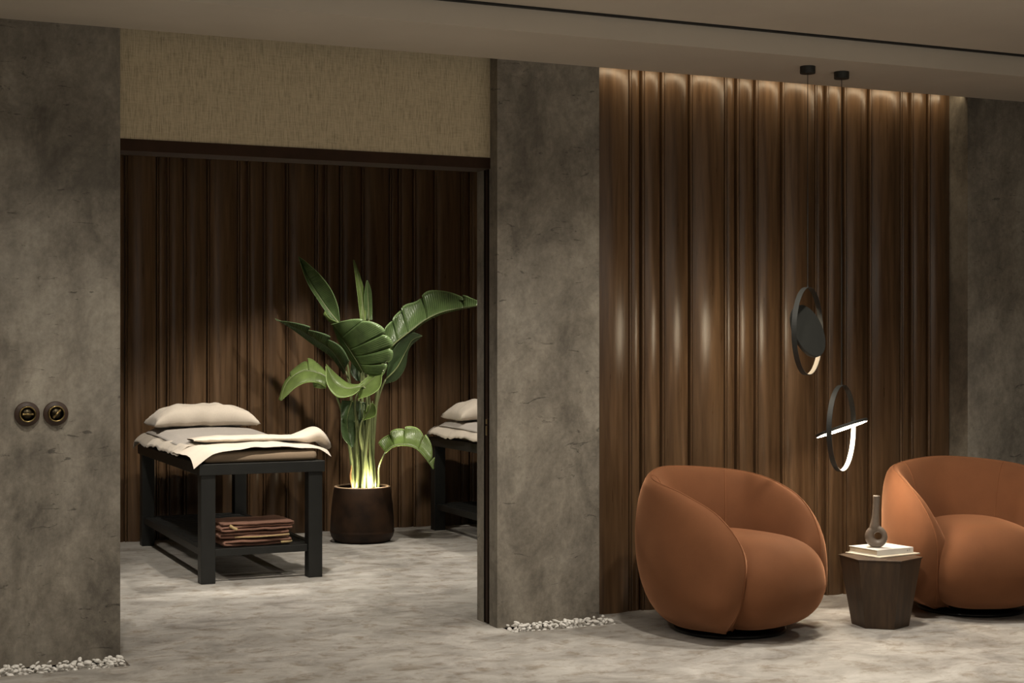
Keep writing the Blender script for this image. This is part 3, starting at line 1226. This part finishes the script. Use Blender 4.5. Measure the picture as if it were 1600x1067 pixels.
zt = 0.1905
specs = [(0.30, 0.40, 0.037, 2, 1.0, 'lowest folded brown towel on the shelf of the left massage table', 0.010),
         (0.30, 0.41, 0.036, 2, 5.0, 'middle folded brown towel of the stack on the shelf', 0.0),
         (0.31, 0.42, 0.048, 3, 9.0, 'topmost folded brown towel of the stack on the shelf', 0.004)]
for w_, d_, h_, ly, sd, lb, dx in specs:
    o = mesh_obj('folded_towel', folded_towel(w_, d_, h_, ly, sd, True), M['towel'], None, True)
    o.location = T1 + Vector((0.330 + dx, 0.215, zt + 0.002))
    o.rotation_euler = (0, 0, PI / 2 + {1.0: 0.02, 5.0: -0.03, 9.0: 0.035}[sd])
    tag(o, lb, 'towel', 'towels on the massage table shelf')
    bm = bmesh.new()
    # beige woven border showing along the front edge
    xf = -w_ / 2 - 0.004
    if sd == 5.0:
        pts = [(xf, 0.12, 0.010), (xf - 0.002, 0.0, 0.007), (xf - 0.001, -0.12, 0.010), (xf, -0.195, 0.014)]
        rr = 0.0045
    elif sd == 9.0:
        pts = [(xf + 0.004, 0.165, 0.036), (xf - 0.002, 0.145, 0.022), (xf - 0.002, 0.125, 0.012)]
        rr = 0.009
    else:
        pts = [(xf, -0.13, 0.012), (xf, -0.17, 0.013), (xf + 0.004, -0.195, 0.016)]
        rr = 0.007
    add_tube(bm, spline(pts, 10), rr, 8)
    h1 = mesh_obj('hem', bm, M['hem'], o, True)
    h1['label'] = 'beige woven hem'
    zt += h_ + 0.006

# ------------------------------------------------------------------ potted plant
D0 = 10.40
pc = ray_d(566, 533.5, D0)
POT = Vector((pc.x, pc.y, 0))
plant = thing('potted_plant', 'large green bird of paradise plant in a dark brown pot between the massage tables', 'plant', POT)


def rel(p):
    return p - POT


bm = bmesh.new()
add_lathe(bm, [(0, 0.0), (0.165, 0.0), (0.192, 0.010), (0.208, 0.035), (0.217, 0.066), (0.218, 0.072), (0.214, 0.078), (0.216, 0.085), (0.213, 0.16), (0.206, 0.25), (0.196, 0.33),
               (0.189, 0.366), (0.187, 0.371), (0.181, 0.371), (0.178, 0.360), (0.176, 0.33), (0, 0.33)], 64)
mesh_obj('pot', bm, M['pot'], plant, True)
bm = bmesh.new()
add_lathe(bm, [(0.1735, 0.364), (0.1880, 0.364), (0.1885, 0.3735), (0.1735, 0.3735)], 64, True)
r_ = mesh_obj('pot_rim', bm, M['rim'], plant, True)
r_['label'] = 'pot rim in a paler tone for the light on it'
bm = bmesh.new()
add_lathe(bm, [(0.175, 0.332), (0.12, 0.338), (0.06, 0.340), (0, 0.341)], 40)
mesh_obj('soil', bm, M['soil'], plant, True)


def z3(x, y):
    return (420 + x / 3.951, 390 + y / 3.951)


def z4(x, y):
    return (480 + x / 3.81, 600 + y / 3.81)


def z7(x, y):
    return (500 + x / 4.85, 560 + y / 4.85)


def leaf(conv, A, Mi, B, dA, dM, dB, mat, splits=(), stem_from=None, n=40, crease=0.0, stem_r=0.008, depth=0.0):
    """a blade between its two margins A, B and its midrib; dA/dM/dB: (base, middle, tip) depth offsets in metres"""
    def dep(q, s):
        return q[0] * (1 - s) * (1 - 2 * s) + q[1] * 4 * s * (1 - s) + q[2] * s * (2 * s - 1)

    def line(pts, q):
        P = [Vector((conv(*p)[0], conv(*p)[1], 0)) for p in pts]
        P = spline(P, n)
        return [rel(ray_d(p.x, p.y, D0 + depth + dep(q, i / n))) for i, p in enumerate(P)]
    a, m_, b = line(A, dA), line(Mi, dM), line(B, dB)
    bm = bmesh.new()
    uvl = bm.loops.layers.uv.new('UVMap')
    kk = 8
    for side, e in ((0, a), (1, b)):
        # splits cut the blade from the margin inwards along the side veins
        segs, cur = [], 0
        for s in sorted(x for x in splits if side == 0):
            segs.append((cur, int(s * n)))
            cur = int(s * n)
        segs.append((cur, n))
        for (i0, i1) in segs:
            if i1 <= i0:
                continue
            rows = []
            for i in range(i0, i1 + 1):
                row = []
                for j in range(kk + 1):
                    f = j / kk
                    p = m_[i].lerp(e[i], f)
                    # margin pulls in beside a split and the blade bows between veins
                    bow = math.sin(PI * f) * 0.10 * (e[i] - m_[i]).length
                    nn = (e[i] - m_[i]).cross(m_[min(i + 1, n)] - m_[max(i - 1, 0)])
                    if nn.length > 1e-9:
                        nn.normalize()
                        p = p + nn * (bow if side == 0 else -bow)
                        if len(segs) > 1:
                            q = (i - i0) / max(1, i1 - i0)
                            p = p + nn * (0.03 * (q - 0.5)) * f * f
                            pull = (abs(q - 0.5) * 2) ** 4 * 0.07 * f * f
                            p = p.lerp(m_[i], pull)
                    row.append(bm.verts.new(p))
                rows.append(row)
            for i in range(len(rows) - 1):
                for j in range(kk):
                    vs = (rows[i][j], rows[i + 1][j], rows[i + 1][j + 1], rows[i][j + 1])
                    try:
                        f_ = bm.faces.new(vs)
                    except ValueError:
                        continue
                    us = ((i0 + i) / n, (i0 + i + 1) / n, (i0 + i + 1) / n, (i0 + i) / n)
                    vv = (j / kk, j / kk, (j + 1) / kk, (j + 1) / kk)
                    for lp, uu, v_ in zip(f_.loops, us, vv):
                        lp[uvl].uv = (uu, v_)
    me = bpy.data.meshes.new('leaf')
    bm.to_mesh(me)
    bm.free()
    me.materials.append(mat)
    for p in me.polygons:
        p.use_smooth = True
    lf = link(bpy.data.objects.new('leaf', me), plant)
    md = lf.modifiers.new('thickness', 'SOLIDIFY')
    md.thickness = 0.0018
    bm = bmesh.new()
    add_tube(bm, m_, [0.0055 * (1 - 0.8 * i / n) for i in range(n + 1)], 6)
    mesh_obj('midrib', bm, M['stem'], lf, True)
    if stem_from is not None:
        p0 = Vector((stem_from[0], stem_from[1], 0.325))
        p3 = m_[0]
        dirn = (m_[3] - m_[0]).normalized()
        p1 = p0 + Vector((stem_from[0] * 0.25, stem_from[1] * 0.25, (p3.z - p0.z) * 0.5))
        p2 = p3 - dirn * 0.10 - Vector((0, 0, 0.06))
        pts = [bez(p0, p1, p2, p3, k / 14) for k in range(15)]
        bm = bmesh.new()
        add_tube(bm, pts, [stem_r * 1.9 - stem_r * 1.15 * (k / 14) ** 0.7 for k in range(15)], 8)
        mesh_obj('stem', bm, M['stem'], plant, True)
    return lf


# tall upright leaf leaning left
leaf(z3, [(428, 455), (372, 408), (300, 305), (235, 195), (183, 45)], [(432, 452), (385, 395), (318, 298), (252, 190), (184, 42)],
     [(440, 445), (428, 350), (388, 250), (322, 160), (235, 78), (185, 42)], (0, .03, 0), (0, .06, 0.02), (0, -.02, 0), M['leaf'], (), (-0.03, 0.05), depth=0.08)
# two young spears
leaf(z3, [(566, 440), (545, 250), (520, 62)], [(588, 440), (568, 255), (525, 62)], [(600, 440), (592, 265), (530, 66)],
     (0, -.03, 0), (0, 0, 0), (0, .05, 0), M['leaf_light'], (), (0.01, 0.06), depth=0.1)
leaf(z3, [(600, 435), (590, 300), (602, 188)], [(618, 435), (612, 300), (606, 188)], [(640, 435), (634, 270), (612, 190)],
     (0, -.03, 0), (0, 0, 0), (0, .05, 0), M['leaf'], (), (0.04, 0.07), depth=0.14)
# small pale curl
leaf(z3, [(440, 452), (380, 425), (345, 380)], [(438, 458), (375, 440), (336, 398)], [(436, 462), (380, 452), (334, 400)],
     (0, -.01, 0), (0, .01, 0), (0, .02, 0), M['leaf_light'], (), None, n=14, depth=0.02)
# left middle leaf
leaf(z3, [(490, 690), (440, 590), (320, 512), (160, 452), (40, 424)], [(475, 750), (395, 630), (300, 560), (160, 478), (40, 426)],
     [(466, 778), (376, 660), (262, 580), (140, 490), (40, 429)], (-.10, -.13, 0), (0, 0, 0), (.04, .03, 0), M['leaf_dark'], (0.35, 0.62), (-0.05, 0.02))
# left drooping leaf
leaf(z3, [(352, 745), (318, 712), (228, 678), (140, 762), (98, 818), (72, 930)], [(356, 788), (305, 762), (225, 748), (150, 782), (102, 838), (73, 932)],
     [(352, 850), (300, 822), (228, 822), (165, 852), (115, 898), (76, 934)], (.08, .10, 0), (0, 0, -.05), (-.05, -.08, -.05), M['leaf_light'], (0.3, 0.62), (-0.07, -0.03), depth=-0.12)
leaf(z3, [(355, 800), (300, 800), (268, 820)], [(356, 830), (310, 832), (275, 840)], [(355, 855), (320, 858), (280, 850)],
     (0, 0, 0), (0, .02, 0), (0, .02, 0), M['leaf_light'], (), None, n=14, depth=-0.05)
# broad central leaf
leaf(z3, [(700, 785), (768, 650), (757, 560), (700, 480), (620, 436), (510, 430), (393, 455)], [(582, 752), (545, 690), (500, 620), (450, 545), (393, 458)],
     [(568, 764), (505, 690), (430, 575), (391, 462)], (-.16, -.20, -.05), (0, 0, 0), (.06, .08, 0), M['leaf'], (0.16, 0.30, 0.45, 0.72), (0.0, -0.05), depth=-0.05)
# lower central leaf, two lobes folded towards the viewer
leaf(z7, [(330, 195), (222, 190), (130, 125), (45, 42)], [(325, 212), (200, 226), (108, 180), (45, 52)], [(300, 240), (235, 283), (130, 290), (55, 195), (43, 60)],
     (0, .05, 0), (0, 0, 0), (-.08, -.13, -.05), M['leaf_light'], (), (-0.02, -0.08), depth=-0.18)
leaf(z7, [(290, 200), (370, 130), (430, 82), (465, 62)], [(286, 262), (350, 200), (420, 135), (468, 72)], [(285, 310), (380, 280), (455, 220), (472, 120), (469, 75)],
     (0, .05, .04), (0, 0, 0), (-.08, -.12, 0), M['leaf_light'], (), (0.02, -0.08), depth=-0.17)
# big leaf arching right
leaf(z3, [(710, 492), (780, 408), (832, 348), (905, 318), (982, 258), (1100, 256), (1200, 282), (1295, 312)],
     [(735, 622), (792, 566), (875, 502), (960, 437), (1050, 392), (1150, 366), (1295, 343)],
     [(742, 640), (812, 578), (882, 516), (965, 448), (1052, 404), (1150, 376), (1295, 348)], (-.02, .12, 0), (0, 0, 0), (.05, .10, 0), M['leaf'], (0.13, 0.27, 0.48, 0.85), (0.07, 0.03), stem_r=0.011, depth=0.02)
# dark leaf below it
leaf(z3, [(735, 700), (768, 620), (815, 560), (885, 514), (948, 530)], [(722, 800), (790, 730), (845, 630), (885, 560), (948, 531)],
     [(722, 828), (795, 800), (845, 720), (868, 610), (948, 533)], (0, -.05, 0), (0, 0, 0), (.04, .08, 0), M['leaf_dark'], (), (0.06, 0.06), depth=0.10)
# hanging leaves under the crown
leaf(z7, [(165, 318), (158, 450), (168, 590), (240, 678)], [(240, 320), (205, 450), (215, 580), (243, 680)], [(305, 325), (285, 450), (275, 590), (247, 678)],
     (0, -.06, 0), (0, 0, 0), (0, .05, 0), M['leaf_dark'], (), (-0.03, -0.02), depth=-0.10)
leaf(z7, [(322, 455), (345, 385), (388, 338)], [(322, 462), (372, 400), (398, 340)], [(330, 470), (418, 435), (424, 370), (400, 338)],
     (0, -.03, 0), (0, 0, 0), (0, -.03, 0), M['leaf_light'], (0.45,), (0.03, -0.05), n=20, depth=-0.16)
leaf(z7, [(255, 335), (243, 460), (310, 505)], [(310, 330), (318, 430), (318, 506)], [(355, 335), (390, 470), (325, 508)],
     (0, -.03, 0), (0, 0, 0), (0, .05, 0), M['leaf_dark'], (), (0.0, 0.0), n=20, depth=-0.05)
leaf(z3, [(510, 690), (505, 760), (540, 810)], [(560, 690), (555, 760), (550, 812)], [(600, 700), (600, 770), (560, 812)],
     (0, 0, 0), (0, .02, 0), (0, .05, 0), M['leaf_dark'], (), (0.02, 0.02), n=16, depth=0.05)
# low leaf arching over to the right
leaf(z4, [(425, 350), (470, 305), (545, 263), (655, 260), (722, 330), (750, 400), (757, 502)],
     [(464, 408), (510, 370), (565, 360), (640, 374), (700, 430), (752, 508)],
     [(468, 412), (512, 377), (566, 367), (640, 380), (698, 436), (750, 510)], (.04, .10, 0), (0, 0, 0), (-.03, -.06, 0), M['leaf_light'], (0.18, 0.36, 0.60, 0.88), (0.10, -0.02), stem_r=0.006, depth=-0.10)
# bare and extra leaf stalks in the clump
for (bx, by, tx, ty, tz, rr_) in [(-0.10, 0.0, -0.20, 0.03, 0.62, 0.007), (-0.06, -0.06, -0.05, -0.05, 0.95, 0.009), (-0.03, -0.10, -0.02, -0.08, 0.92, 0.008),
                                  (0.03, -0.10, 0.02, -0.10, 0.90, 0.009), (0.06, -0.07, 0.05, -0.05, 0.95, 0.008), (0.0, 0.10, 0.0, 0.08, 1.05, 0.009)]:
    bm = bmesh.new()
    p0, p3 = Vector((bx, by, 0.325)), Vector((tx, ty, tz))
    if bx == -0.10:
        p0 = Vector((-0.085, -0.05, 0.325))
        p3 = Vector((-0.10, -0.05, 0.52))
    pts = [p0.lerp(p3, k / 8) + Vector((0.006 * math.sin(k), 0, 0)) for k in range(9)]
    add_tube(bm, pts, [rr_ * (1.6 - 1.1 * k / 8) for k in range(9)], 8)
    mesh_obj('stem', bm, M['stem_dry' if bx == -0.10 else 'stem'], plant, True)

# small uplight among the stalks
UPL = POT + Vector((0.0, -0.135, 0.334))
up_t = thing('uplight', 'small glowing uplight among the stalks in the plant pot', 'lamp', UPL)
bm = bmesh.new()
add_lathe(bm, [(0, 0), (0.026, 0), (0.026, 0.020), (0.022, 0.022), (0.020, 0.016), (0, 0.016)], 24)
mesh_obj('housing', bm, M['metal_black'], up_t, True)
bm = bmesh.new()
add_lathe(bm, [(0, 0.018), (0.019, 0.018), (0.014, 0.024), (0, 0.026)], 24)
mesh_obj('lens', bm, make_emit('uplight_lens', (1.0, 0.88, 0.62), 46.0), up_t, True)
spot('uplight_beam', UPL + Vector((0, 0, 0.03)), UPL + Vector((0.0, 0.10, 1.0)), 14, 120, 0.7, 0.03, (1.0, 0.88, 0.60))
for dx in (-0.085, 0.0, 0.085):
    d_ = bpy.data.lights.new('uplight_glow', 'POINT')
    d_.energy = 0.9
    d_.color = (1.0, 0.88, 0.60)
    d_.shadow_soft_size = 0.015
    o_ = bpy.data.objects.new('uplight_glow', d_)
    o_.location = UPL + Vector((dx, 0.01 + abs(dx) * 0.4, 0.045))
    C.objects.link(o_)


# ------------------------------------------------------------------ white pebbles in the two floor beds
def pebble_mesh(seed):
    bm = bmesh.new()
    bmesh.ops.create_icosphere(bm, subdivisions=2, radius=1.0)
    r2 = random.Random(seed)
    sx, sy, sz = r2.uniform(0.8, 1.5), r2.uniform(0.6, 0.9), r2.uniform(0.45, 0.7)
    for v in bm.verts:
        k = 1 + 0.28 * noise.noise(v.co * 1.2 + Vector((seed * 3.1, 0, 0)))
        v.co = Vector((v.co.x * sx, v.co.y * sy, v.co.z * sz)) * k
    me = bpy.data.meshes.new('pebble')
    bm.to_mesh(me)
    bm.free()
    me.materials.append(M['pebble'])
    for p in me.polygons:
        p.use_smooth = True
    return me


PM = [pebble_mesh(s) for s in range(8)]


def pebbles(x0, x1, y0, y1, count, label, group):
    placed = []
    tries = 0
    layer = 0
    while len(placed) < count and tries < 20000:
        tries += 1
        r = rnd.uniform(0.008, 0.0145)
        x, y = rnd.uniform(x0, x1), rnd.uniform(y0, y1)
        z = -0.012 + r * 0.55
        ok = True
        for (a, b, c, q) in placed:
            d = math.hypot(a - x, b - y)
            if d < (q + r) * 0.95:
                z = max(z, c + math.sqrt(max(0, ((q + r) * 0.78) ** 2 - (d * 0.6) ** 2)))
        if z > 0.022:
            continue
        placed.append((x, y, z, r))
        o = bpy.data.objects.new('pebble', PM[rnd.randrange(8)])
        o.location = (x, y, z)
        o.rotation_euler = (rnd.uniform(-0.5, 0.5), rnd.uniform(-0.5, 0.5), rnd.uniform(0, 2 * PI))
        o.scale = (r, r, r)
        C.objects.link(o)
        tag(o, label, 'pebble', group)


pebbles(0.55, 1.135, 6.505, 6.62, 150, 'small white pebble in the bed along the foot of the left plaster wall', 'white pebbles below the switches')
pebbles(2.92, 3.44, 6.52, 6.62, 140, 'small white pebble in the bed along the foot of the pillar', 'white pebbles below the pillar')
